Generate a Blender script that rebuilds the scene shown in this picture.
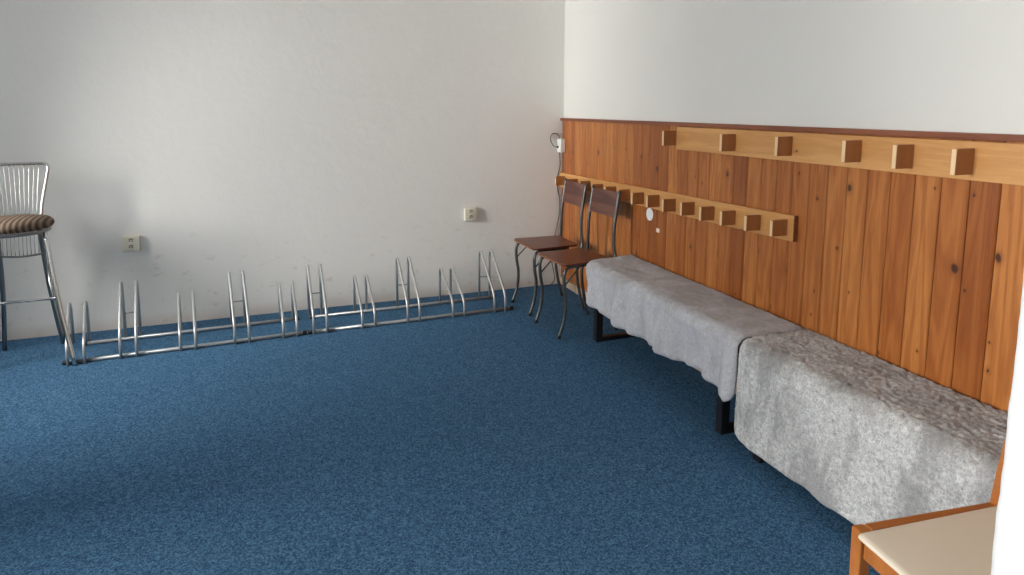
import bpy, bmesh, math, random
from math import sin, cos, pi, radians
from mathutils import Vector, Matrix, noise

random.seed(7)
S = bpy.context.scene
COL = S.collection
for o in list(bpy.data.objects):
    bpy.data.objects.remove(o)

# ---------------------------------------------------------------- camera
YAW, PITCH = 0.348, 0.130
FPX, PY = 630.7, 190.0
cam_d = bpy.data.cameras.new('camera')
cam = bpy.data.objects.new('camera', cam_d)
COL.objects.link(cam)
cam.location = (-2.205, -4.817, 1.5)
cam.rotation_euler = (pi / 2 - PITCH, 0, -YAW)
cam_d.sensor_fit = 'HORIZONTAL'
cam_d.sensor_width = 36.0
cam_d.lens = 36.0 * FPX / 1024
cam_d.shift_y = -(287.5 - PY) / 1024
cam_d.clip_start = 0.02
S.camera = cam

# ---------------------------------------------------------------- look
S.view_settings.view_transform = 'Standard'
S.view_settings.look = 'None'
S.view_settings.gamma = 1.0
S.view_settings.use_curve_mapping = False
S.view_settings.exposure = 0.43

# ---------------------------------------------------------------- world and daylight
w = bpy.data.worlds.new('overcast sky')
S.world = w
w.use_nodes = True
bg = w.node_tree.nodes['Background']
bg.inputs[0].default_value = (0.88, 0.94, 1.0, 1)
bg.inputs[1].default_value = 3.0


def area(name, loc, target, sx, sy, power, color, spread=180):
    l = bpy.data.lights.new(name, 'AREA')
    l.shape = 'RECTANGLE'
    l.size, l.size_y = sx, sy
    l.energy = power
    l.color = color
    l.spread = radians(spread)
    o = bpy.data.objects.new(name, l)
    COL.objects.link(o)
    o.location = loc
    d = Vector(target) - Vector(loc)
    o.rotation_euler = d.to_track_quat('-Z', 'Z').to_euler()
    return o


WX = -4.75          # inner face of the left wall
WZ0, WZ1 = 0.95, 2.25
WINS = [(-2.0, -0.72), (-3.7, -2.65)]   # the two window openings
# daylight outside the room's window; added hallway fill lamp to brighten the jamb
area('sky_daylight', (WX - 4.6, -2.6, 3.1), (-4.9, -2.2, 1.6), 8.5, 2.3, 2450, (1.0, 0.975, 0.925))
area('hallway_fill', (WX - 0.9, -5.6, 1.5), (0, -5.0, 1.1), 1.4, 1.8, 85, (1.0, 0.985, 0.96))


# ---------------------------------------------------------------- helpers
def hsh(*a):
    return noise.noise(Vector((a[0] * 12.9 + 3.1, a[1] * 7.7 + 1.3 if len(a) > 1 else 0, a[2] * 5.1 if len(a) > 2 else 0)))


def link(name, bm, mat, parent=None, smooth=False, loc=None):
    me = bpy.data.meshes.new(name)
    bm.normal_update()
    bm.to_mesh(me)
    bm.free()
    if smooth:
        for p in me.polygons:
            p.use_smooth = True
    me.materials.append(mat)
    o = bpy.data.objects.new(name, me)
    COL.objects.link(o)
    if parent:
        o.parent = parent
    if loc is not None:
        o.location = loc
    return o


def smooth_angle(o, deg=40):
    me = o.data
    for p in me.polygons:
        p.use_smooth = True
    bm = bmesh.new()
    bm.from_mesh(me)
    lim = radians(deg)
    for e in bm.edges:
        if len(e.link_faces) == 2 and e.calc_face_angle(0) > lim:
            e.smooth = False
    bm.to_mesh(me)
    bm.free()
    return o


def tag(o, label, cat, group=None):
    o['label'] = label
    o['category'] = cat
    if group:
        o['group'] = group
    return o


def thing(name, label, cat, loc=(0, 0, 0), rz=0, group=None):
    o = bpy.data.objects.new(name, None)
    o.empty_display_size = 0.1
    COL.objects.link(o)
    o.location = loc
    o.rotation_euler = (0, 0, rz)
    return tag(o, label, cat, group)


def struct(name, bm, mat, smooth=False):
    o = link(name, bm, mat, None, smooth)
    o['kind'] = 'structure'
    return o


def box(bm, x0, x1, y0, y1, z0, z1, bev=0.0, seg=2, M=None):
    r = bmesh.ops.create_cube(bm, size=1)
    vs = r['verts']
    for v in vs:
        v.co = Vector(((x0 + x1) / 2 + v.co.x * (x1 - x0), (y0 + y1) / 2 + v.co.y * (y1 - y0), (z0 + z1) / 2 + v.co.z * (z1 - z0)))
    if M is not None:
        for v in vs:
            v.co = M @ v.co
    if bev > 0:
        es = list({e for v in vs for e in v.link_edges})
        bmesh.ops.bevel(bm, geom=es, offset=bev, segments=seg, affect='EDGES', profile=0.6)
    return vs


def nb(*a, **k):
    bm = bmesh.new()
    box(bm, *a, **k)
    return bm


def catmull(pts, n=6, closed=False):
    P = [Vector(p) for p in pts]
    out = []
    m = len(P)
    rng = range(m) if closed else range(m - 1)
    for i in rng:
        if closed:
            a, b, c, d = P[(i - 1) % m], P[i], P[(i + 1) % m], P[(i + 2) % m]
        else:
            a = P[i - 1] if i > 0 else P[i] * 2 - P[i + 1]
            b, c = P[i], P[i + 1]
            d = P[i + 2] if i + 2 < m else P[i + 1] * 2 - P[i]
        for k in range(n):
            t = k / n
            out.append(0.5 * ((2 * b) + (c - a) * t + (2 * a - 5 * b + 4 * c - d) * t * t + (3 * b - a - 3 * c + d) * t ** 3))
    if not closed:
        out.append(P[-1])
    return out


def fillet(pts, r, n=6):
    """polyline with its corners rounded"""
    P = [Vector(p) for p in pts]
    out = [P[0]]
    for i in range(1, len(P) - 1):
        a, b, c = P[i - 1], P[i], P[i + 1]
        rr = r[i - 1] if isinstance(r, (list, tuple)) else r
        rr = min(rr, (a - b).length * 0.48, (c - b).length * 0.48)
        p0 = b + (a - b).normalized() * rr
        p1 = b + (c - b).normalized() * rr
        for k in range(n + 1):
            t = k / n
            out.append(p0 * (1 - t) ** 2 + b * 2 * t * (1 - t) + p1 * t * t)
    out.append(P[-1])
    return out


def tube(bm, pts, r, n=10, closed=False, rfun=None):
    P = [Vector(p) for p in pts]
    m = len(P)
    T = []
    for i in range(m):
        if closed:
            t = P[(i + 1) % m] - P[(i - 1) % m]
        else:
            t = P[min(i + 1, m - 1)] - P[max(i - 1, 0)]
        T.append(t.normalized())
    up = Vector((0, 0, 1)) if abs(T[0].z) < 0.9 else Vector((1, 0, 0))
    N = (up - T[0] * up.dot(T[0])).normalized()
    rings = []
    for i in range(m):
        if i:
            N = (N - T[i] * N.dot(T[i])).normalized()
        B = T[i].cross(N)
        rr = rfun(i / (m - 1)) if rfun else r
        rings.append([bm.verts.new(P[i] + (N * cos(2 * pi * k / n) + B * sin(2 * pi * k / n)) * rr) for k in range(n)])
    for i in range(m if closed else m - 1):
        a, b = rings[i], rings[(i + 1) % m]
        for k in range(n):
            bm.faces.new((a[k], a[(k + 1) % n], b[(k + 1) % n], b[k]))
    if not closed:
        bm.faces.new(rings[0][::-1])
        bm.faces.new(rings[-1])
    return bm


def tb(pts, r, n=10, **k):
    bm = bmesh.new()
    return tube(bm, pts, r, n, **k)


def lathe(bm, prof, n=40, sx=1, sy=1, c=(0, 0)):
    rings = []
    for (r, z) in prof:
        if r < 1e-5:
            rings.append([bm.verts.new((c[0], c[1], z))])
        else:
            rings.append([bm.verts.new((c[0] + r * sx * cos(2 * pi * k / n), c[1] + r * sy * sin(2 * pi * k / n), z)) for k in range(n)])
    for a, b in zip(rings, rings[1:]):
        for k in range(n):
            if len(a) == 1:
                bm.faces.new((a[0], b[k], b[(k + 1) % n]))
            elif len(b) == 1:
                bm.faces.new((a[k], a[(k + 1) % n], b[0]))
            else:
                bm.faces.new((a[k], a[(k + 1) % n], b[(k + 1) % n], b[k]))
    return bm


# ---------------------------------------------------------------- materials
class NT:
    def __init__(s, name):
        s.m = bpy.data.materials.new(name)
        s.m.use_nodes = True
        s.t = s.m.node_tree
        s.b = s.t.nodes['Principled BSDF']

    def n(s, typ, **kw):
        nd = s.t.nodes.new(typ)
        for k, v in kw.items():
            if k.startswith('i_'):
                key = k[2:]
                key = int(key) if key.isdigit() else key.replace('_', ' ')
                nd.inputs[key].default_value = v
            else:
                setattr(nd, k, v)
        return nd

    def l(s, a, b):
        s.t.links.new(a, b)

    def obj(s, scale=(1, 1, 1)):
        tc = s.n('ShaderNodeTexCoord')
        mp = s.n('ShaderNodeMapping')
        mp.inputs['Scale'].default_value = scale
        s.l(tc.outputs['Object'], mp.inputs['Vector'])
        return mp.outputs[0]

    def noise(s, vec, scale, detail=4, rough=0.55, dist=0.0):
        nd = s.n('ShaderNodeTexNoise')
        nd.inputs['Scale'].default_value = scale
        nd.inputs['Detail'].default_value = detail
        nd.inputs['Roughness'].default_value = rough
        nd.inputs['Distortion'].default_value = dist
        s.l(vec, nd.inputs['Vector'])
        return nd.outputs[0]

    def ramp(s, fac, stops):
        r = s.n('ShaderNodeValToRGB')
        el = r.color_ramp.elements
        while len(el) < len(stops):
            el.new(0.5)
        for e, (p, c) in zip(el, stops):
            e.position = p
            e.color = (*c, 1) if len(c) == 3 else c
        s.l(fac, r.inputs[0])
        return r.outputs[0]

    def mix(s, fac, a, b, mode='MIX'):
        nd = s.n('ShaderNodeMix', data_type='RGBA', blend_type=mode)
        for sock, v in ((nd.inputs[0], fac), (nd.inputs[6], a), (nd.inputs[7], b)):
            if isinstance(v, (int, float)):
                sock.default_value = v
            elif isinstance(v, tuple):
                sock.default_value = (*v, 1)
            else:
                s.l(v, sock)
        return nd.outputs[2]

    def math(s, op, a, b=0.0, c=None):
        nd = s.n('ShaderNodeMath', operation=op)
        for i, v in enumerate((a, b) if c is None else (a, b, c)):
            if isinstance(v, (int, float)):
                nd.inputs[i].default_value = v
            else:
                s.l(v, nd.inputs[i])
        return nd.outputs[0]

    def bump(s, h, strength=0.3, dist=0.01):
        nd = s.n('ShaderNodeBump')
        nd.inputs['Strength'].default_value = strength
        nd.inputs['Distance'].default_value = dist
        s.l(h, nd.inputs['Height'])
        s.l(nd.outputs[0], s.b.inputs['Normal'])

    def set(s, col=None, rough=None, metal=None, spec=None):
        if col is not None:
            if isinstance(col, tuple):
                s.b.inputs['Base Color'].default_value = (*col, 1)
            else:
                s.l(col, s.b.inputs['Base Color'])
        if rough is not None:
            if isinstance(rough, (int, float)):
                s.b.inputs['Roughness'].default_value = rough
            else:
                s.l(rough, s.b.inputs['Roughness'])
        if metal is not None:
            s.b.inputs['Metallic'].default_value = metal
        if spec is not None:
            s.b.inputs['Specular IOR Level'].default_value = spec
        return s.m


def mat_plaster(name, col, stain=0.0, stain_col=(0.55, 0.42, 0.33)):
    t = NT(name)
    v = t.obj()
    big = t.noise(v, 1.3, 3, 0.5)
    c = t.mix(big, tuple(x * 0.96 for x in col), tuple(min(1, x * 1.03) for x in col))
    if stain:
        # scuffs and faint dirt on the lower wall
        tc = t.n('ShaderNodeTexCoord')
        sp = t.n('ShaderNodeSeparateXYZ')
        t.l(tc.outputs['Object'], sp.inputs[0])
        low = t.n('ShaderNodeMapRange')
        low.inputs[1].default_value = 0.75
        low.inputs[2].default_value = 0.3
        t.l(sp.outputs[2], low.inputs[0])
        sm = t.noise(t.obj((9, 9, 16)), 1.0, 5, 0.6, 0.3)
        sm = t.ramp(sm, [(0.60, (0, 0, 0)), (0.74, (1, 1, 1))])
        f = t.math('MULTIPLY', sm, low.outputs[0])
        f = t.math('MULTIPLY', f, stain)
        c = t.mix(f, c, stain_col)
        # dusty line above the carpet
        low2 = t.n('ShaderNodeMapRange')
        low2.inputs[1].default_value = 0.09
        low2.inputs[2].default_value = 0.0
        t.l(sp.outputs[2], low2.inputs[0])
        f2 = t.math('MULTIPLY', low2.outputs[0], t.noise(v, 6, 4))
        c = t.mix(t.math('MULTIPLY', f2, 0.75), c, (0.50, 0.33, 0.22))
    fine = t.noise(v, 45, 6, 0.65)
    mid = t.noise(v, 9, 4, 0.6)
    h = t.math('ADD', t.math('MULTIPLY', mid, 1.6), t.math('MULTIPLY', fine, 0.35))
    t.bump(h, 0.35, 0.006)
    return t.set(c, 0.75, spec=0.3)


def mat_carpet():
    t = NT('blue loop carpet')
    v = t.obj()
    vo = t.n('ShaderNodeTexVoronoi')
    vo.inputs['Scale'].default_value = 270
    t.l(v, vo.inputs['Vector'])
    sc = t.n('ShaderNodeSeparateColor')
    t.l(vo.outputs['Color'], sc.inputs[0])
    vo2 = t.n('ShaderNodeTexVoronoi')
    vo2.inputs['Scale'].default_value = 150
    t.l(v, vo2.inputs['Vector'])
    sc2 = t.n('ShaderNodeSeparateColor')
    t.l(vo2.outputs['Color'], sc2.inputs[0])
    n3 = t.noise(v, 1.6, 3, 0.5)
    f = t.math('ADD', t.math('MULTIPLY', sc.outputs[0], 0.55), t.math('MULTIPLY', sc2.outputs[0], 0.45))
    c = t.ramp(f, [(0.12, (0.018, 0.046, 0.090)), (0.5, (0.049, 0.119, 0.218)), (0.88, (0.125, 0.245, 0.38))])
    c = t.mix(t.math('MULTIPLY', n3, 0.3), c, (0.036, 0.110, 0.20))
    m = t.set(c, 0.95, spec=0.05)
    t.b.inputs['Sheen Weight'].default_value = 0.0
    t.b.inputs['Sheen Tint'].default_value = (0.35, 0.55, 0.75, 1)
    return m


def mat_wood(name, dark, light, axis='z', knots=True, grain=1.0, rough=0.38, tint=False, line=0.5, knotdens=0.80):
    """pine: long fibres along one axis, arched growth lines, knots"""
    t = NT(name)
    sc = {'z': (22, 22, 1.5), 'y': (22, 1.5, 22), 'x': (1.5, 22, 22)}[axis]
    tc = t.n('ShaderNodeTexCoord')
    vec = tc.outputs['Object']
    if tint:
        at = t.n('ShaderNodeAttribute')
        at.attribute_name = 'board'
        sep = t.n('ShaderNodeSeparateColor')
        t.l(at.outputs['Color'], sep.inputs[0])
        comb = t.n('ShaderNodeCombineXYZ')
        t.l(t.math('MULTIPLY', sep.outputs[1], 37.0), comb.inputs[0])
        t.l(t.math('MULTIPLY', sep.outputs[2], 23.0), comb.inputs[2])
        add = t.n('ShaderNodeVectorMath', operation='ADD')
        t.l(vec, add.inputs[0])
        t.l(comb.outputs[0], add.inputs[1])
        vec = add.outputs[0]
    mp = t.n('ShaderNodeMapping')
    mp.inputs['Scale'].default_value = sc
    t.l(vec, mp.inputs['Vector'])
    gv = mp.outputs[0]
    # growth rings: distorted bands
    nd = t.noise(gv, 0.55, 3, 0.5, 0.6)
    rings = t.math('SINE', t.math('MULTIPLY', nd, 17.0 * grain))
    rings = t.math('MULTIPLY', t.math('ADD', rings, 1.0), 0.5)
    fib = t.noise(gv, 7.0, 4, 0.7)
    f = t.math('ADD', t.math('MULTIPLY', rings, line), t.math('MULTIPLY', fib, 1 - line))
    c = t.ramp(f, [(0.15, light), (0.85, dark)])
    c = t.mix(t.math('MULTIPLY', t.noise(vec, 3.0, 2), 0.35), c, dark)
    if tint:
        tr = t.ramp(sep.outputs[0], [(0.0, (0.72, 0.64, 0.56)), (0.5, (1.0, 0.98, 0.95)), (1.0, (1.25, 1.42, 1.55))])
        c = t.mix(1.0, c, tr, 'MULTIPLY')
    if knots:
        sxyz = t.n('ShaderNodeSeparateXYZ')
        t.l(vec, sxyz.inputs[0])
        ia, ib, fa, fb = {'z': (1, 2, 9.0, 6.0), 'y': (2, 1, 9.0, 6.0), 'x': (1, 0, 9.0, 6.0)}[axis]
        wc = t.n('ShaderNodeCombineXYZ')
        warp = t.math('MULTIPLY', t.noise(vec, 40.0, 2), 0.10)
        ua = t.math('MULTIPLY', sxyz.outputs[ia], fa)
        if tint:
            ua = t.math('ADD', ua, t.math('MULTIPLY', sep.outputs[1], 17.0))
        t.l(t.math('ADD', ua, warp), wc.inputs[0])
        t.l(t.math('ADD', t.math('MULTIPLY', sxyz.outputs[ib], fb), warp), wc.inputs[1])
        vo = t.n('ShaderNodeTexVoronoi', voronoi_dimensions='2D')
        vo.inputs['Scale'].default_value = 1.0
        t.l(wc.outputs[0], vo.inputs['Vector'])
        sep2 = t.n('ShaderNodeSeparateColor')
        t.l(vo.outputs['Color'], sep2.inputs[0])
        has = t.math('GREATER_THAN', sep2.outputs[0], knotdens)
        size = t.math('MULTIPLY_ADD', t.math('POWER', sep2.outputs[1], 3.0), 0.10, 0.035)
        k = t.n('ShaderNodeMapRange')
        k.interpolation_type = 'SMOOTHSTEP'
        t.l(vo.outputs['Distance'], k.inputs[0])
        t.l(size, k.inputs[1])
        t.l(t.math('MULTIPLY', size, 0.45), k.inputs[2])
        halo = t.n('ShaderNodeMapRange')
        halo.interpolation_type = 'SMOOTHSTEP'
        t.l(vo.outputs['Distance'], halo.inputs[0])
        t.l(t.math('MULTIPLY', size, 2.6), halo.inputs[1])
        halo.inputs[2].default_value = 0.0
        c = t.mix(t.math('MULTIPLY', t.math('MULTIPLY', halo.outputs[0], has), 0.55), c, tuple(x * 0.6 for x in dark))
        c = t.mix(t.math('MULTIPLY', t.math('MULTIPLY', k.outputs[0], has), 0.9), c, (0.045, 0.014, 0.006))
    t.bump(f, 0.12, 0.002)
    t.b.inputs['Coat Weight'].default_value = 0.12
    t.b.inputs['Coat Roughness'].default_value = 0.3
    return t.set(c, rough, spec=0.35)


def mat_simple(name, col, rough=0.5, metal=0.0, spec=0.5, var=0.0, scale=30, bump=0.0, bscale=60):
    t = NT(name)
    v = t.obj()
    if var:
        c = t.mix(t.noise(v, scale, 3), tuple(x * (1 - var) for x in col), tuple(min(1, x * (1 + var)) for x in col))
    else:
        c = col
    if bump:
        t.bump(t.noise(v, bscale, 4), bump, 0.003)
    return t.set(c, rough, metal, spec)


def mat_fur(name, light, dark, patch, scale_patch=(3, 3, 3), amount=0.6, brownish=(0.2, 0.17, 0.15), brownish_amt=0.5, lo=0.44, hi=0.60, tz=0.515):
    t = NT(name)
    v = t.obj()
    big = t.noise(t.obj(scale_patch), 1.0, 5, 0.62, 0.5)
    pf = t.ramp(big, [(lo, (0, 0, 0)), (hi, (1, 1, 1))])
    hair = t.noise(v, 230, 4, 0.75, 0.6)
    tuft = t.noise(v, 60, 4, 0.75, 1.0)
    f = t.math('ADD', t.math('MULTIPLY', hair, 0.5), t.math('MULTIPLY', tuft, 0.5))
    c = t.ramp(f, [(0.385, dark), (0.61, light)])
    c = t.mix(t.math('MULTIPLY', pf, amount), c, patch)
    # ragged brown-grey blotches on the upper pile, fading out just below the top
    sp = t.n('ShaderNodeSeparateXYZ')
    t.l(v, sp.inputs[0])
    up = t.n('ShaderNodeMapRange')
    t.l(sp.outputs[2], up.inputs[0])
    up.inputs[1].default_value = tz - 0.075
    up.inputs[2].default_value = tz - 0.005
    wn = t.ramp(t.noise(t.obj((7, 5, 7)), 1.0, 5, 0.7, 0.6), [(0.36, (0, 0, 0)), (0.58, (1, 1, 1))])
    c = t.mix(t.math('MULTIPLY', t.math('MULTIPLY', wn, up.outputs[0]), brownish_amt), c, brownish)
    t.bump(f, 0.55, 0.006)
    m = t.set(c, 0.9, spec=0.15)
    t.b.inputs['Sheen Weight'].default_value = 0.25
    t.b.inputs['Sheen Roughness'].default_value = 0.5
    return m


def mat_striped():
    """brown and beige striped seat fabric"""
    t = NT('striped brown fabric')
    tc = t.n('ShaderNodeTexCoord')
    sp = t.n('ShaderNodeSeparateXYZ')
    t.l(tc.outputs['Object'], sp.inputs[0])
    s = t.math('SINE', t.math('MULTIPLY', sp.outputs[0], 2 * pi / 0.027))
    s = t.math('MULTIPLY', t.math('ADD', s, 1.0), 0.5)
    c = t.ramp(s, [(0.1, (0.085, 0.055, 0.038)), (0.5, (0.14, 0.095, 0.068)), (0.95, (0.25, 0.19, 0.14))])
    t.bump(t.noise(t.obj(), 220, 2), 0.4, 0.003)
    return t.set(c, 0.85, spec=0.2)


def mat_glass():
    m = bpy.data.materials.new('window glass')
    m.use_nodes = True
    t = m.node_tree
    t.nodes.clear()
    out = t.nodes.new('ShaderNodeOutputMaterial')
    mx = t.nodes.new('ShaderNodeMixShader')
    tr = t.nodes.new('ShaderNodeBsdfTransparent')
    gl = t.nodes.new('ShaderNodeBsdfGlossy')
    gl.inputs['Roughness'].default_value = 0.02
    mx.inputs[0].default_value = 0.06
    t.links.new(tr.outputs[0], mx.inputs[1])
    t.links.new(gl.outputs[0], mx.inputs[2])
    t.links.new(mx.outputs[0], out.inputs[0])
    return m


M_wall = mat_plaster('white plaster', (0.735, 0.725, 0.69))
M_wall_back = mat_plaster('white plaster scuffed low', (0.84, 0.825, 0.785), 0.6)
M_jamb = mat_plaster('white jamb plaster', (0.80, 0.80, 0.79))
M_ceil = mat_plaster('ceiling paint', (0.82, 0.81, 0.79))
M_carpet = mat_carpet()
M_plank = mat_wood('varnished pine planks', (0.27, 0.072, 0.014), (0.51, 0.182, 0.044), 'z', tint=True, line=0.36, grain=2.3, knotdens=0.68)
M_rackboard = mat_wood('pale pine board', (0.54, 0.25, 0.078), (0.77, 0.42, 0.16), 'y', line=0.35, knotdens=0.86)
M_peg = mat_wood('brown pine block', (0.34, 0.13, 0.045), (0.48, 0.205, 0.075), 'z', knots=False, line=0.25, rough=0.5)
M_pegend = mat_wood('peg tip with painted light', (0.80, 0.55, 0.30), (0.90, 0.68, 0.42), 'z', knots=False, line=0.2)  # window light on the peg tips put into a paler wood colour
M_cap = mat_wood('dark brown cap strip', (0.17, 0.050, 0.022), (0.32, 0.11, 0.055), 'y', knots=True, line=0.4, knotdens=0.8)
M_seatwood = mat_wood('red brown laminate', (0.105, 0.026, 0.014), (0.185, 0.052, 0.027), 'y', knots=False, line=0.25, rough=0.32)
M_backwood = mat_wood('dark walnut laminate', (0.085, 0.032, 0.024), (0.21, 0.085, 0.06), 'y', knots=False, line=0.55, rough=0.4, grain=1.4)
M_seatedge = mat_simple('pale plywood edge', (0.30, 0.12, 0.06), 0.5, var=0.2)
M_greytube = mat_simple('grey enamelled tube', (0.11, 0.115, 0.115), 0.33, 0.6)
M_zinc = mat_simple('galvanised steel', (0.50, 0.51, 0.51), 0.42, 0.7, var=0.12, scale=40)
M_chrome = mat_simple('chrome', (0.62, 0.62, 0.61), 0.14, 1.0)
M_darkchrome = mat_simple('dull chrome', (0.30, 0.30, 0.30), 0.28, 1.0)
M_black = mat_simple('black plastic', (0.012, 0.012, 0.014), 0.5)
M_blackmetal = mat_simple('black painted steel', (0.014, 0.014, 0.017), 0.42, 0.2)
M_outlet = mat_simple('ivory plastic', (0.74, 0.70, 0.58), 0.35)
M_outletdark = mat_simple('shadowed socket plastic', (0.20, 0.17, 0.11), 0.5)  # ivory darkened to paint shade inside the sockets
M_white = mat_simple('white plastic', (0.80, 0.80, 0.76), 0.4)
M_sticker = mat_simple('white paper', (0.82, 0.83, 0.82), 0.6)
M_pinksticker = mat_simple('pinkish paper', (0.85, 0.70, 0.62), 0.6)
M_stripe = mat_striped()
M_base = mat_simple('beige skirting', (0.50, 0.38, 0.27), 0.6, var=0.3, scale=18)
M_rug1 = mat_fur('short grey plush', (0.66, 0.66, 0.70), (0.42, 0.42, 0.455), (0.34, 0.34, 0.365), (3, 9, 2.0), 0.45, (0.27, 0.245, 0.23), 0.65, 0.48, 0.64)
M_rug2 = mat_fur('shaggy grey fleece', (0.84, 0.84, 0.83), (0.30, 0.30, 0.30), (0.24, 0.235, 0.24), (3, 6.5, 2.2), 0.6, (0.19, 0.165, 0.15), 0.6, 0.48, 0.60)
M_chairwood = mat_wood('orange stained beech', (0.34, 0.105, 0.022), (0.55, 0.20, 0.05), 'x', knots=False, line=0.25)
M_cream = mat_simple('cream vinyl', (0.76, 0.66, 0.52), 0.42, var=0.06, scale=3, bump=0.08, bscale=120)
M_ply = mat_simple('bench plywood', (0.45, 0.30, 0.16), 0.6)
M_glass = mat_glass()
M_framew = mat_simple('white window paint', (0.8, 0.8, 0.78), 0.4)

# ---------------------------------------------------------------- room shell
CEIL = 2.75
YF = -4.35      # inner face of the front wall
YH = -6.6       # far side of the hallway behind the camera
XL = -5.15

bm = bmesh.new()
bmesh.ops.create_grid(bm, x_segments=2, y_segments=2, size=1)
for v in bm.verts:
    v.co = Vector(((XL + 0.2) / 2 + v.co.x * (0.2 - XL) / 2, (YH - 0.2 + 0.2) / 2 + v.co.y * (0.2 - YH + 0.2) / 2, 0))
floor = struct('floor', bm, M_carpet)
struct('ceiling', nb(XL, 0.2, YH - 0.2, 0.2, CEIL, CEIL + 0.15), M_ceil)
struct('wall_back', nb(XL, 0.2, 0, 0.2, -0.02, CEIL), M_wall_back)
struct('wall_right', nb(0, 0.2, YH - 0.2, 0, -0.02, CEIL), M_wall)
struct('wall_hallway', nb(XL, 0, YH - 0.2, YH, -0.02, CEIL), M_wall)
# left wall with the window opening and an added hallway opening for fill light
bm = bmesh.new()
box(bm, XL, WX, WINS[0][1], 0, -0.02, CEIL)
box(bm, XL, WX, WINS[1][1], WINS[0][0], -0.02, CEIL)
for q0, q1 in WINS:
    box(bm, XL, WX, q0, q1, -0.02, WZ0)
    box(bm, XL, WX, q0, q1, WZ1, CEIL)
box(bm, XL, WX, -4.9, WINS[1][0], -0.02, CEIL)
box(bm, XL, WX, -6.3, -4.9, -0.02, 0.5)
box(bm, XL, WX, -6.3, -4.9, 2.3, CEIL)
box(bm, XL, WX, YH, -6.3, -0.02, CEIL)
struct('wall_left', bm, M_wall)


def window(name, y0, y1, z0, z1):
    bm = bmesh.new()
    x0, x1 = XL + 0.06, XL + 0.12
    for a, b, c, d in ((y0, y1, z0, z0 + .06), (y0, y1, z1 - .06, z1), (y0, y0 + .06, z0 + .06, z1 - .06), (y1 - .06, y1, z0 + .06, z1 - .06), ((y0 + y1) / 2 - .04, (y0 + y1) / 2 + .04, z0 + .06, z1 - .06)):
        box(bm, x0, x1, a, b, c, d)
    o = struct(name, bm, M_framew)
    g = nb(XL + 0.085, XL + 0.092, y0 + .05, y1 - .05, z0 + .05, z1 - .05)
    link('pane', g, M_glass, o)


window('window_1', *WINS[0], WZ0, WZ1)
window('window_2', *WINS[1], WZ0, WZ1)
window('hallway_fill_window', -6.3, -4.9, 0.5, 2.3)  # unseen window, added to let fill light onto the jamb

# front wall with the wide opening the camera looks through
JX, JX0, LINT = -1.420, -3.05, 2.15
TH = 0.28
bm = bmesh.new()
box(bm, WX, JX0, YF - TH, YF, -0.02, CEIL)
box(bm, JX0, JX, YF - TH, YF, LINT, CEIL)
# right-hand pier with an uneven plastered corner
nz = 220
prof = []
R = 0.018
for k in range(7):      # from the room face round the corner to the reveal face
    a = pi / 2 + k / 6 * pi / 2
    prof.append((JX + R + R * cos(a), YF - R + R * sin(a)))
prof = [(0.0, YF), (-0.7, YF), (JX + 0.06, YF)] + prof
for k in range(1, 8):
    prof.append((JX, YF - R - (TH - 2 * R) * k / 7))
prof += [(JX + 0.05, YF - TH), (0.0, YF - TH)]
rows = []
for i in range(nz + 1):
    z = -0.02 + (CEIL + 0.02) * i / nz
    row = []
    for j, (x, y) in enumerate(prof):
        d = 0.0
        if 2 <= j <= len(prof) - 2:
            d = 0.0042 * noise.noise(Vector((3.3, y * 7, z * 13))) + 0.0030 * noise.noise(Vector((8.1, y * 20, z * 38)))
        row.append(bm.verts.new((x + d, y, z)))
    rows.append(row)
for a, b in zip(rows, rows[1:]):
    for j in range(len(prof) - 1):
        bm.faces.new((a[j], a[j + 1], b[j + 1], b[j]))
bm.faces.new(rows[0])
bm.faces.new(rows[-1][::-1])
smooth_angle(struct('wall_front', bm, M_jamb), 50)

# ---------------------------------------------------------------- panelling on the right wall
bm = bmesh.new()
lay = bm.loops.layers.float_color.new('board')
PITCHB = 0.0995
y = -0.004
first = True
lines = []
yy = -2.946 + 30 * PITCHB
ys = []
k = 0
while yy > YF:
    if yy < 0:
        ys.append(yy)
    yy -= PITCHB
edges = [-0.002] + [q for q in ys if q < -0.03] + [YF + 0.002]
rnd = random.Random(12)
ZT = 1.392
for a, b in zip(edges, edges[1:]):
    start = len(bm.faces)
    w_ = 0.5 * 0.0028
    x0, x1 = -0.014, -0.001
    g = 0.0045
    # board with chamfered long edges
    pr = [(x1, a - w_), (x0 + g, a - w_), (x0, a - w_ - g), (x0, b + w_ + g), (x0 + g, b + w_), (x1, b + w_)]
    lo = [bm.verts.new((p[0], p[1], 0.07)) for p in pr]
    hi = [bm.verts.new((p[0], p[1], ZT)) for p in pr]
    fs = []
    for j in range(5):
        fs.append(bm.faces.new((lo[j], lo[j + 1], hi[j + 1], hi[j])))
    fs.append(bm.faces.new(lo[::-1]))
    fs.append(bm.faces.new(hi))
    tcol = (min(1, max(0, rnd.gauss(0.52, 0.32))), rnd.random(), rnd.random(), 1)
    for f in fs:
        for l in f.loops:
            l[lay] = tcol
bmesh.ops.recalc_face_normals(bm, faces=bm.faces[:])
struct('trim_1', bm, M_plank)
# dark strip capping the planks
bm = bmesh.new()
box(bm, -0.034, -0.001, YF + 0.002, -0.001, ZT + 0.001, ZT + 0.023, 0.003)
struct('trim_2', bm, M_cap)
bm = nb(-0.022, -0.001, YF + 0.002, -0.001, 0.002, 0.062, bev=0.003)
struct('baseboard_right', bm, M_base)


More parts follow.
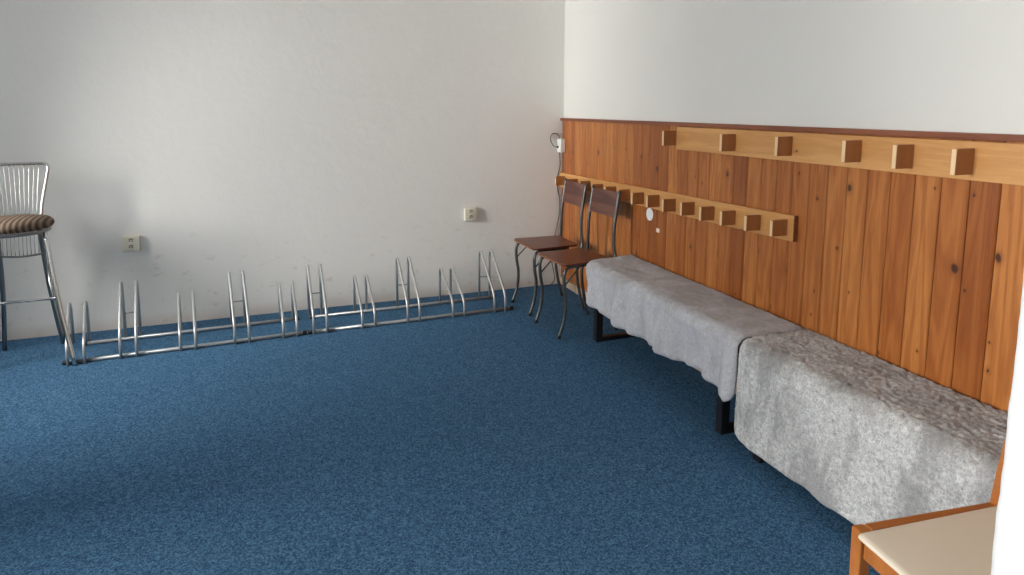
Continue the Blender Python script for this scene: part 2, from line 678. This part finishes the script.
# ---------------------------------------------------------------- peg rails
def peg_rail(name, label, y0, y1, zt0, zb0, slope, pegs, hz, group=None):
    t = thing(name, label, 'coat rack', (-0.016, (y0 + y1) / 2, (zt0 + zb0) / 2))
    ox, oy, oz = t.location

    def zz(y, z):
        return z + slope * (-y)
    bm = bmesh.new()
    vs = box(bm, -0.038 - ox, -0.0165 - ox, y1 - oy, y0 - oy, zb0 - oz, zt0 - oz, 0.0015, 1)
    for v in bm.verts:
        v.co.z += slope * (-(v.co.y + oy))
    link('board', bm, M_rackboard, t)
    be = nb(-0.0382 - ox, -0.0163 - ox, y1 - 0.003 - oy, y1 + 0.0002 - oy, zb0 + slope * -y1 - oz, zt0 + slope * -y1 - oz)
    e = link('end_shade', be, M_cap, t)  # dark strip puts the shade of the board end into its colour
    e['label'] = 'dark strip painting shade on the end of the board'
    for (py, zc) in pegs:
        c = zz(py, zc)
        h = hz / 2
        jit = random.uniform(-0.004, 0.004)
        b2 = nb(-0.122 - ox, -0.0385 - ox, py - oy, py + 0.017 - oy, c - h - oz + jit, c + h - oz + jit, bev=0.0015, seg=1)
        p = link('peg', b2, M_peg, t)
        b3 = nb(-0.1245 - ox, -0.1222 - ox, py - oy + .001, py + 0.016 - oy, c - h - oz + jit + .001, c + h - oz + jit - .001)
        e = link('peg_tip', b3, M_pegend, p)
        e['label'] = 'tip of the peg, pale with painted-in window light'
    return t


lower_px = [(-0.129, .902), (-0.36, .902), (-0.58, .902), (-0.78, .902), (-0.973, .90), (-1.158, .90), (-1.334, .90), (-1.512, .90), (-1.684, .90), (-1.865, .90), (-2.039, .90), (-2.209, .90), (-2.391, .90), (-2.563, .90)]
peg_rail('peg_rail', 'long lower pine coat rail with fourteen brown block pegs, ending above the grey rugs', -0.006, -2.60, 0.962, 0.842, 0.0192, lower_px, 0.074)
upper_px = [(-1.665, 1.326), (-2.183, 1.326), (-2.566, 1.326), (-2.93, 1.324), (-3.152, 1.322), (-3.368, 1.322), (-3.70, 1.322), (-4.05, 1.322)]
peg_rail('peg_rail', 'higher broad pale pine coat rail just under the dark cap strip with wide peg spacing', -1.668, YF + 0.03, 1.388, 1.257, 0.0, upper_px, 0.087)

# ---------------------------------------------------------------- stickers on the planks
bm = bmesh.new()
lathe(bm, [(0, 0), (0.040, 0), (0.041, 0.001), (0.041, 0.0035), (0.039, 0.0045), (0, 0.0045)], 36)
for v in bm.verts:
    v.co = Vector((-v.co.z, v.co.y * 0.98, v.co.x * 1.0))
bmesh.ops.recalc_face_normals(bm, faces=bm.faces[:])
o = link('round_sticker', bm, M_sticker, None, loc=(-0.0145, -1.372, 0.822))
tag(o, 'white round disc stuck on the planks under the lower coat rail', 'sticker')
bm = nb(-0.002, 0, -0.017, 0.017, -0.013, 0.013)
o = link('paper_label', bm, M_pinksticker, None, loc=(-0.0145, -1.468, 0.735))
tag(o, 'tiny pinkish white rectangular label on the planks above the bench', 'label')


# ---------------------------------------------------------------- wall outlets
def outlet(x, z, label, w=0.084, h=0.098, tilt=0.0):
    t = thing('power_outlet', label, 'power outlet', (x, -0.002, z))
    t.rotation_euler = (0, tilt, 0)
    p = link('cover_plate', nb(-w / 2, w / 2, -0.030, 0.0, -h / 2, h / 2, bev=0.006, seg=3), M_outlet, t)
    smooth_angle(p)
    for s in (0.024, -0.020):
        bm = bmesh.new()
        # recessed round socket well: ring and dark inside
        prof = [(0.0175, 0.0), (0.0195, 0.0025), (0.0165, 0.0030), (0.0150, -0.006), (0, -0.006)]
        lathe(bm, prof, 28)
        for v in bm.verts:
            v.co = Vector((v.co.x, -0.0305 - v.co.z * 0.8, v.co.y + s))
        bmesh.ops.recalc_face_normals(bm, faces=bm.faces[:])
        so = link('socket', bm, M_outlet, t, True)
        bm = bmesh.new()
        for dx in (-0.007, 0.007):
            b = bmesh.ops.create_uvsphere(bm, u_segments=12, v_segments=8, radius=0.0042)
            for v in b['verts']:
                v.co = Vector((v.co.x + dx, v.co.y * 0.3 - 0.0318, v.co.z + s - 0.004))
        # dark arched rod painting the shade under the hood of the well
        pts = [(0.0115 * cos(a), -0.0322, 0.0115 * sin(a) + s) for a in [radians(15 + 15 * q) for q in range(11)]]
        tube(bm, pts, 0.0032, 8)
        link('contact_and_shade', bm, M_outletdark, so, True)
    return t


outlet(-3.196, 0.59, 'ivory double power outlet on the left part of the wall, beside the bar stool', 0.104, 0.104, radians(2))
outlet(-0.817, 0.652, 'ivory double power outlet on the wall nearer the two brown chairs', 0.10, 0.104)

# junction box with its looping lead in the corner
t = thing('junction_box', 'small white junction box in the corner at the end of the planks', 'junction box', (-0.0145, -0.040, 1.187))
p = link('housing', nb(-0.045, 0, -0.036, 0.034, -0.056, 0.056, bev=0.006, seg=3), M_white, t)
smooth_angle(p)
p = link('cable_gland', tb([(-0.044, 0.012, -0.012), (-0.056, 0.012, -0.012)], 0.008, 12), M_black, t, True)
pts = [(-0.0725, -0.028, 1.175), (-0.095, -0.022, 1.182), (-0.116, -0.014, 1.215), (-0.122, -0.010, 1.25), (-0.105, -0.008, 1.283), (-0.075, -0.008, 1.288), (-0.052, -0.010, 1.272), (-0.044, -0.016, 1.246)]
o = link('looped_cable', tb(catmull(pts, 8), 0.0035, 8), M_black, None, True)
tag(o, 'black lead looping on the wall beside the white junction box', 'cable')
pts = [(-0.040, -0.014, 1.129), (-0.034, -0.012, 1.02), (-0.050, -0.0035, 0.93), (-0.050, -0.0035, 0.82), (-0.034, -0.008, 0.74), (-0.034, -0.008, 0.62), (-0.060, -0.008, 0.49), (-0.09, -0.008, 0.36),
       (-0.105, -0.008, 0.24), (-0.085, -0.010, 0.12), (-0.075, -0.014, 0.05), (-0.11, -0.02, 0.006), (-0.17, -0.03, 0.005)]
o = link('hanging_cable', tb(catmull(pts, 8), 0.0035, 8), M_black, None, True)
tag(o, 'black cable hanging down the wall corner behind the brown chairs', 'cable')


# ---------------------------------------------------------------- bicycle racks
def hoop_pts(h, yf, yr, zr, kz, lean):
    """a bent rod in the local YZ plane: foot on the front rail, knee, sloping top, straight drop to the rear rail"""
    return fillet([(0, yf, 0.002), (0, yf + 0.005, kz), (lean * 0.9, yr - 0.035, h + 0.006), (lean, yr + 0.002, h - 0.04), (lean, yr, zr)], [0.06, 0.036, 0.036], 8)


def bike_rack(label, p0, p1, holders, cap_ends):
    """p0, p1: ends of the front rail on the floor; holders = [(distance along, height)]"""
    a = Vector(p0)
    b = Vector(p1)
    d = b - a
    L = d.length
    rz = math.atan2(d.y, d.x)
    t = thing('bicycle_rack', label, 'bicycle rack', (a.x, a.y, 0), rz, 'bicycle racks along the wall')
    D = 0.315
    r = 0.012
    link('front_rail', tb([(0, 0, r + .001), (L, 0, r + .001)], r, 14), M_zinc, t, True)
    link('rear_rail', tb([(0.03, D, r + .001), (L - 0.03, D, r + .001)], r, 14), M_zinc, t, True)
    for (x, y) in ((0, 0), (L, 0), (0.03, D), (L - 0.03, D)):
        s = -1 if x < L / 2 else 1
        link('end_cap', tb([(x - s * 0.004, y, r + .002), (x + s * 0.022, y, r + .002)], r + 0.0025, 12), M_black, t, True)
    for (x, h, lean) in holders:
        hd = thing('wheel_holder', '', '', (x, 0, 0))
        del hd['label']
        del hd['category']
        hd.parent = t
        for s in (-0.0425, 0.0425):
            bm = bmesh.new()
            pts = [Vector((p[0] + s, p[1], p[2])) for p in hoop_pts(h, -0.021, D, 0.026, 0.135 if h > 0.33 else 0.115, lean)]
            tube(bm, pts, 0.0090, 10)
            link('hoop', bm, M_zinc, hd, True)
        if h > 0.33:
            link('crossbar', tb([(-0.042 + lean, D - 0.002, 0.185), (0.042 + lean, D - 0.002, 0.185)], 0.004, 8), M_darkchrome, hd, True)
    return t


TALL, SHORT = 0.40, 0.293
F0, F1 = Vector((-3.455, -0.590, 0)), Vector((-2.133, -0.545, 0))
G0, G1 = Vector((-2.082, -0.545, 0)), Vector((-0.665, -0.525, 0))
u1 = lambda x: (x - F0.x)
u2 = lambda x: (x - G0.x)
bike_rack('galvanised bicycle floor rack nearer the bar stool', F0, F1, [(u1(-3.405), SHORT, -.045), (u1(-3.135), TALL, -.03), (u1(-2.815), SHORT, -.03), (u1(-2.505), TALL, -.03), (u1(-2.213), SHORT, -.008)], True)
bike_rack('galvanised bicycle floor rack nearer the brown chairs', G0, G1, [(u2(-2.023), TALL, -.012), (u2(-1.705), SHORT, -.012), (u2(-1.392), TALL, -.012), (u2(-1.065), SHORT, -.012), (u2(-0.750), TALL, -.01)], True)


# ---------------------------------------------------------------- stacking chairs by the panelling
def rounded_poly(corners, rad, seg=6):
    out = []
    n = len(corners)
    for i in range(n):
        a, b, c = Vector(corners[i - 1]), Vector(corners[i]), Vector(corners[(i + 1) % n])
        p0 = b + (a - b).normalized() * rad
        p1 = b + (c - b).normalized() * rad
        for k in range(seg + 1):
            t = k / seg
            out.append(p0 * (1 - t) ** 2 + b * 2 * t * (1 - t) + p1 * t * t)
    return out


def plate(bm, outline, z0, z1, zf=None, bev=0.002):
    zf = zf or (lambda x, y: 0.0)
    lo = [bm.verts.new((p.x, p.y, z0 + zf(p.x, p.y))) for p in outline]
    hi = [bm.verts.new((p.x, p.y, z1 + zf(p.x, p.y))) for p in outline]
    n = len(lo)
    for k in range(n):
        bm.faces.new((lo[k], lo[(k + 1) % n], hi[(k + 1) % n], hi[k]))
    bm.faces.new(lo[::-1])
    bm.faces.new(hi)
    bmesh.ops.recalc_face_normals(bm, faces=bm.faces[:])
    return bm


def laminate_chair(label, loc, rz):
    """local frame: front is -X, sides along Y"""
    t = thing('laminate_chair', label, 'chair', loc, rz, 'brown laminate chairs in the corner')
    zs = 0.487
    fw, rw = 0.200, 0.178
    out = rounded_poly([(-0.202, -fw), (-0.202, fw), (0.175, rw), (0.175, -rw)], 0.035)
    p = link('seat', plate(bmesh.new(), out, zs, zs + 0.012), M_seatwood, t)
    # exposed pale ply edge along the front
    fr = [Vector((-0.2035, y_, zs + 0.005)) for y_ in (-fw + 0.04, 0, fw - 0.04)]
    e = link('seat_edge', tb(fr, 0.0052, 8), M_seatedge, p, True)
    e['label'] = 'paler worn front edge of the seat'
    zb, z1 = 0.770, 0.938
    for s in (-1, 1):
        # front leg: starts under the seat, turns down and swings out to its foot
        pts = [(0.10, s * 0.150, zs - 0.012), (-0.09, s * 0.168, zs - 0.012), (-0.158, s * 0.174, zs - 0.020), (-0.184, s * 0.176, zs - 0.060), (-0.182, s * 0.175, zs - 0.15), (-0.168, s * 0.172, 0.24), (-0.180, s * 0.170, 0.12), (-0.218, s * 0.170, 0.004)]
        link('leg', tb(catmull(pts, 6), 0.0113, 12), M_greytube, t, True)
        # rear leg that carries on upward as the back post
        pts = [(0.215, s * 0.185, 0.004), (0.178, s * 0.184, 0.14), (0.155, s * 0.183, 0.30), (0.172, s * 0.186, 0.42), (0.197, s * 0.180, 0.50), (0.194, s * 0.168, 0.58), (0.196, s * 0.165, 0.70), (0.211, s * 0.165, 0.82), (0.232, s * 0.165, 0.950)]
        link('back_post', tb(catmull(pts, 6), 0.0113, 12), M_greytube, t, True)
        pts = [(-0.180, s * 0.175, 0.355), (-0.06, s * 0.168, zs - 0.012)]
        link('brace', tb(pts, 0.0055, 8), M_greytube, t, True)
        pts = [(0.157, s * 0.183, 0.36), (0.06, s * 0.160, zs - 0.012)]
        link('brace', tb(pts, 0.0055, 8), M_greytube, t, True)
        link('foot_cap', tb([(-0.218, s * 0.170, 0.001), (-0.213, s * 0.170, 0.022)], 0.0125, 12), M_black, t, True)
    link('crossbar', tb([(0.157, -0.183, 0.395), (0.157, 0.183, 0.395)], 0.007, 10), M_greytube, t, True)
    # curved back panel between the posts
    bm = bmesh.new()
    nu, nv = 14, 6
    grid = {}
    for side, th in ((0, -0.006), (1, 0.006)):
        for i in range(nu + 1):
            for j in range(nv + 1):
                u = -1 + 2 * i / nu
                v = j / nv
                z = zb + (z1 - zb) * v
                x = 0.198 + (z - 0.73) * 0.165 + 0.010 * (1 - u * u) + th - 0.004
                grid[side, i, j] = bm.verts.new((x, u * 0.155, z))
    for i in range(nu):
        for j in range(nv):
            bm.faces.new([grid[0, i, j], grid[0, i + 1, j], grid[0, i + 1, j + 1], grid[0, i, j + 1]])
            bm.faces.new([grid[1, i, j], grid[1, i, j + 1], grid[1, i + 1, j + 1], grid[1, i + 1, j]])
    for i in range(nu):
        for j in (0, nv):
            bm.faces.new([grid[0, i, j], grid[1, i, j], grid[1, i + 1, j], grid[0, i + 1, j]])
    for j in range(nv):
        for i in (0, nu):
            bm.faces.new([grid[0, i, j], grid[0, i, j + 1], grid[1, i, j + 1], grid[1, i, j]])
    bmesh.ops.recalc_face_normals(bm, faces=bm.faces[:])
    smooth_angle(link('backrest', bm, M_backwood, t))
    return t


laminate_chair('brown laminate chair with grey tube frame in the corner by the wall', (-0.362, -0.525, 0), radians(1.5))
laminate_chair('brown laminate chair with grey tube frame beside the end of the bench', (-0.3605, -1.010, 0), radians(4))


# ---------------------------------------------------------------- benches and rugs
def bench(label, y0, y1, leg_ys):
    t = thing('bench', label, 'bench', (-0.2, (y0 + y1) / 2, 0), 0, 'benches under the rugs')
    oy = t.location.y
    ox = t.location.x
    link('seat_board', nb(-0.368 - ox, -0.022 - ox, y1 - oy, y0 - oy, 0.467, 0.500, bev=0.010), M_ply, t)
    for ly in leg_ys:
        bm = bmesh.new()
        q = 0.0225
        # closed rectangular frame of square tube: floor runner, two uprights, top bar
        box(bm, -0.365 - ox, -0.035 - ox, ly - q - oy, ly + q - oy, 0.001, 0.028, 0.003)
        box(bm, -0.365 - ox, -0.320 - ox, ly - q - oy, ly + q - oy, 0.028, 0.437, 0.003)
        box(bm, -0.080 - ox, -0.035 - ox, ly - q - oy, ly + q - oy, 0.028, 0.437, 0.003)
        box(bm, -0.365 - ox, -0.035 - ox, ly - q - oy, ly + q - oy, 0.437, 0.4665, 0.003)
        link('leg_frame', bm, M_blackmetal, t)
    return t


bench('black legged bench under the smoother grey rug, nearer the brown chairs', -1.225, -2.66, [-1.315, -2.55])
bench('black legged bench under the shaggy rug, nearer the cream seated chair', -2.72, -4.22, [-2.80, -4.11])


def lerp(tab, q):
    for (a, u), (b, v) in zip(tab, tab[1:]):
        if q <= b:
            return u + (v - u) * max(0, (q - a) / (b - a))
    return tab[-1][1]


def rug(name, label, mat, ya, yb, ztop, xfront, zhem, thick, amp, fold, du=0.011, xb=-0.022, hem_wave=0.01, corner=0.05, seedv=0.0, tuft=0.0, zslope=0.0, skew=0.0, hem=None):
    """a pile rug laid over the bench top and hanging down in front: one closed sheet"""
    R = 0.045
    top_len = (xb - xfront) - R
    arc = R * pi / 2
    drop = ztop - R - zhem
    total = top_len + arc + drop
    nu = int(total / du)
    L = ya - yb
    nv = int(L / du)
    bm = bmesh.new()

    def base(s, q):
        # s: distance from the wall edge, q: 0..L along the bench
        y_ = ya - q + skew * (1 - q / L) * max(0.0, 1 - s / top_len)
        # rounded hem corners: shorten the hanging edge near its ends
        if s < top_len:
            P = Vector((xb - s, y_, ztop))
            N = Vector((0, 0, 1))
            hang = 0
        elif s < top_len + arc:
            a = (s - top_len) / R
            P = Vector((xfront + R - R * sin(a), y_, ztop - R + R * cos(a)))
            N = Vector((-sin(a), 0, cos(a)))
            hang = 0
        else:
            h = s - top_len - arc
            P = Vector((xfront, y_, ztop - R - h))
            N = Vector((-1, 0, 0))
            hang = h / drop
        return P, N, hang
    rings = []
    for side in (0, 1):
        grid = []
        for i in range(nu + 1):
            row = []
            for j in range(nv + 1):
                q = L * j / nv
                edge = min(q, L - q)
                cut = 0.0
                if edge < corner:
                    cut = corner - math.sqrt(max(0, corner ** 2 - (corner - edge) ** 2))
                tot = total - cut + hem_wave * noise.noise(Vector((q * 9.0, seedv, 1.7))) * 2
                if hem:
                    tot += zhem - lerp(hem, q)
                s = tot * i / nu
                P, N, hang = base(s, q)
                # slack folds in the hanging part
                fo = fold * min(1.0, hang * 1.6) * (noise.noise(Vector((q * 9.0, seedv + 3.0, P.z * 0.8))) + 0.5 * noise.noise(Vector((q * 15, seedv + 9.0, P.z * 1.5)))) * 2
                fo += 0.010 * hang
                lump = amp * (noise.noise(Vector((P.x * 9, P.y * 9, P.z * 9 + seedv))) + 0.7 * noise.noise(Vector((P.x * 24, P.y * 24, P.z * 24 + seedv))))
                tf = tuft * (noise.noise(Vector((P.x * 62, P.y * 62, P.z * 62 + seedv))) + 0.8 * noise.noise(Vector((P.x * 130, P.y * 130, P.z * 130 + seedv))))
                # pile gets thin at the very edges
                e2 = min(1.0, min(i, nu - i) / 2.0, min(j, nv - j) / 2.0)
                th = thick * (0.35 + 0.65 * e2)
                off = max(0.004, th + lump * e2 + tf * e2) if side == 0 else 0.0
                jx = 0.004 * noise.noise(Vector((q * 30, s * 30, seedv))) * (1 if min(i, nu - i, j, nv - j) < 2 else 0)
                P = P + N * (off + fo) + Vector((0, jx, 0))
                P.z += zslope * q
                row.append(bm.verts.new(P))
            grid.append(row)
        rings.append(grid)
    A, B = rings
    for i in range(nu):
        for j in range(nv):
            bm.faces.new((A[i][j], A[i + 1][j], A[i + 1][j + 1], A[i][j + 1]))
            bm.faces.new((B[i][j], B[i][j + 1], B[i + 1][j + 1], B[i + 1][j]))
    for j in range(nv):
        bm.faces.new((A[0][j], A[0][j + 1], B[0][j + 1], B[0][j]))
        bm.faces.new((A[nu][j], B[nu][j], B[nu][j + 1], A[nu][j + 1]))
    for i in range(nu):
        bm.faces.new((A[i][0], B[i][0], B[i + 1][0], A[i + 1][0]))
        bm.faces.new((A[i][nv], A[i + 1][nv], B[i + 1][nv], B[i][nv]))
    bmesh.ops.recalc_face_normals(bm, faces=bm.faces[:])
    o = link(name, bm, mat, None, True)
    tag(o, label, 'rug')
    return o


HEM = [(0, .245), (.1, .232), (.2, .222), (.45, .232), (.6, .25), (.8, .262), (1.0, .262), (1.2, .262), (1.32, .262), (1.36, .235), (1.49, .225)]
HEM = [(0, .25), (.1, .232), (.2, .226), (.45, .222), (.6, .228), (.8, .236), (1.0, .236), (1.2, .232), (1.34, .232), (1.38, .215), (1.50, .212)]
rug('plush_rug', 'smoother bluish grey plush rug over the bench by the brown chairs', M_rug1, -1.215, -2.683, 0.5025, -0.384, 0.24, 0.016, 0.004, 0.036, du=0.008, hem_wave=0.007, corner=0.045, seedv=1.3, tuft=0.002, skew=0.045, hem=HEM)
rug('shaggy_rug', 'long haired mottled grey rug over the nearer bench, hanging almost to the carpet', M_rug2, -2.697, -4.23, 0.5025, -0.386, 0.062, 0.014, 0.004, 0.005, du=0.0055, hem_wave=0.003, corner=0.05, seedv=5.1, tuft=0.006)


# ---------------------------------------------------------------- bar stool
def bar_stool(loc, rz):
    t = thing('bar_stool', 'chrome bar stool with striped brown round seat at the left of the bicycle racks', 'bar stool', loc, rz)
    zs = 0.785
    bm = bmesh.new()
    lathe(bm, [(0, 0), (0.17, 0), (0.195, 0.008), (0.207, 0.026), (0.205, 0.045), (0.185, 0.062), (0.13, 0.073), (0.06, 0.077), (0, 0.078)], 56, 1.0, 0.92)
    for v in bm.verts:
        v.co.z += zs
    link('seat', bm, M_stripe, t, True)
    bm = bmesh.new()
    ring = [(0.180 * cos(a), 0.165 * sin(a), zs - 0.011) for a in [2 * pi * k / 40 for k in range(40)]]
    tube(bm, ring, 0.010, 10, closed=True)
    link('seat_ring', bm, M_darkchrome, t, True)
    # legs: the camera side pair stand a little wider
    for sx in (-1, 1):
        f = [(sx * 0.182, -0.085, zs - 0.015), (sx * 0.236, -0.170, 0.40), (sx * 0.313, -0.262, 0.003)]
        link('leg', tb(catmull(f, 8), 0.0125, 12), M_chrome, t, True)
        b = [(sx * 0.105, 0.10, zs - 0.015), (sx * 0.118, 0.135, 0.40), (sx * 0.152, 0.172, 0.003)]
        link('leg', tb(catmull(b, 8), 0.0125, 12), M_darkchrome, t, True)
        # arched brace linking front and rear leg of one side
        s_ = [(sx * 0.262, -0.226, 0.17), (sx * 0.232, -0.19, 0.32), (sx * 0.195, -0.13, 0.48), (sx * 0.165, -0.02, 0.56), (sx * 0.132, 0.09, 0.48), (sx * 0.122, 0.142, 0.34)]
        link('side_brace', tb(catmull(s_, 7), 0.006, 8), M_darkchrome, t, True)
    link('footrest', tb([(-0.240, -0.176, 0.392), (0.240, -0.176, 0.392)], 0.0075, 10), M_chrome, t, True)
    # back bow: rounded rectangle leaning back
    def by(z):
        return 0.125 + (z - zs) * 0.14
    P = [(-0.110, by(zs - 0.01), zs - 0.02), (-0.118, by(0.90), 0.90), (-0.168, by(1.16), 1.16), (0.168, by(1.16), 1.16), (0.118, by(0.90), 0.90), (0.110, by(zs - 0.01), zs - 0.02)]
    bow = link('backrest', tb(fillet(P, [0.05, 0.045, 0.045, 0.05], 8), 0.0095, 12), M_chrome, t, True)
    n = 10
    for k in range(n):
        u = -1 + 2 * (k + 0.5) / n
        pts = [(u * 0.128, by(1.155), 1.155), (u * 0.108, by(0.95), 0.95), (u * 0.100, by(zs) + 0.004, zs), (u * 0.100, by(0.66), 0.60 + 0.016 * u * u)]
        link('back_rod', tb(catmull(pts, 5), 0.0022, 6), M_chrome, bow, True)
    pts = [(-0.118, by(0.66), 0.640), (-0.115, by(0.66), 0.612), (0, by(0.66), 0.598), (0.115, by(0.66), 0.612), (0.118, by(0.66), 0.640)]
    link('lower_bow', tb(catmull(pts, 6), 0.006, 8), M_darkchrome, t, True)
    return t


bar_stool((-3.73, -0.37, 0), radians(2))


# ---------------------------------------------------------------- foreground chair
def wood_chair(loc, rz):
    """local frame: front is -X; the back stands at +X"""
    t = thing('dining_chair', 'orange brown wooden chair with cream vinyl seat beside the shaggy rug', 'chair', loc, rz)
    zt = 0.46
    D, W = 0.21, 0.21
    # side and front rails
    for s in (-1, 1):
        link('rail', nb(-D + 0.017, D, s * W - 0.013, s * W + 0.013, zt - 0.055, zt + 0.006, bev=0.004), M_chairwood, t)
        link('stretcher', nb(-D + 0.02, D, s * (W - 0.004) - 0.009, s * (W - 0.004) + 0.009, 0.20, 0.225, bev=0.003), M_chairwood, t)
    link('rail', nb(-D - 0.011, -D + 0.011, -W + 0.02, W - 0.02, zt - 0.062, zt - 0.006, bev=0.004), M_chairwood, t)
    link('rail', nb(D - 0.011, D + 0.011, -W + 0.02, W - 0.02, zt - 0.062, zt - 0.006, bev=0.004), M_chairwood, t)
    for s in (-1, 1):
        bm = bmesh.new()
        vs = box(bm, -D - 0.017, -D + 0.017, s * W - 0.017, s * W + 0.017, 0.002, zt + 0.004, 0.005)
        for v in bm.verts:
            k = 1 - 0.3 * (1 - v.co.z / zt)
            v.co.x = -D + (v.co.x + D) * k
            v.co.y = s * W + (v.co.y - s * W) * k
        link('leg', bm, M_chairwood, t)
        # rear leg rising into the leaning back stile
        bm = bmesh.new()
        zs_ = [0.002, 0.2, 0.40, 0.47, 0.56, 0.70, 0.86]
        xs_ = [0.045, 0.018, 0.0, 0.002, 0.014, 0.042, 0.078]
        rows = []
        for z, x in zip(zs_, xs_):
            hw, hd = 0.011, 0.0185 - 0.004 * (z / 0.86)
            rows.append([bm.verts.new((D + x + a * hd, s * W + b * hw, z)) for a, b in ((-1, -1), (1, -1), (1, 1), (-1, 1))])
        for a, b in zip(rows, rows[1:]):
            for k in range(4):
                bm.faces.new((a[k], a[(k + 1) % 4], b[(k + 1) % 4], b[k]))
        bm.faces.new(rows[0][::-1])
        bm.faces.new(rows[-1])
        bmesh.ops.bevel(bm, geom=[e for e in bm.edges if len(e.link_faces) == 2 and e.calc_face_angle(0) > 0.9], offset=0.003, segments=2, affect='EDGES')
        link('back_stile', bm, M_chairwood, t)
    for z, x in ((0.80, 0.062), (0.66, 0.034)):
        link('back_rail', nb(D + x - 0.009, D + x + 0.009, -W + 0.012, W - 0.012, z - 0.03, z + 0.03, bev=0.004), M_chairwood, t)
    # cushion: flat vinyl pad with soft edges
    out = rounded_poly([(-D - 0.042, -W + 0.026), (-D - 0.042, W - 0.026), (D - 0.016, W - 0.014), (D - 0.016, -W + 0.014)], 0.014, 6)
    bm = bmesh.new()
    c = Vector((sum(p.x for p in out) / len(out), sum(p.y for p in out) / len(out)))
    rings = []
    for sc, z in ((0.99, zt + 0.005), (1.0, zt + 0.008), (0.998, zt + 0.012), (0.985, zt + 0.0155), (0.93, zt + 0.0170), (0.8, zt + 0.0175), (0.5, zt + 0.017), (0.2, zt + 0.016)):
        rings.append([bm.verts.new((c.x + (p.x - c.x) * sc, c.y + (p.y - c.y) * sc, z)) for p in out])
    n = len(out)
    for a, b in zip(rings, rings[1:]):
        for k in range(n):
            bm.faces.new((a[k], a[(k + 1) % n], b[(k + 1) % n], b[k]))
    bm.faces.new(rings[-1])
    bm.faces.new(rings[0][::-1])
    bmesh.ops.recalc_face_normals(bm, faces=bm.faces[:])
    link('seat_pad', bm, M_cream, t, True)
    return t


wood_chair((-0.712, -3.990, 0), radians(-7))
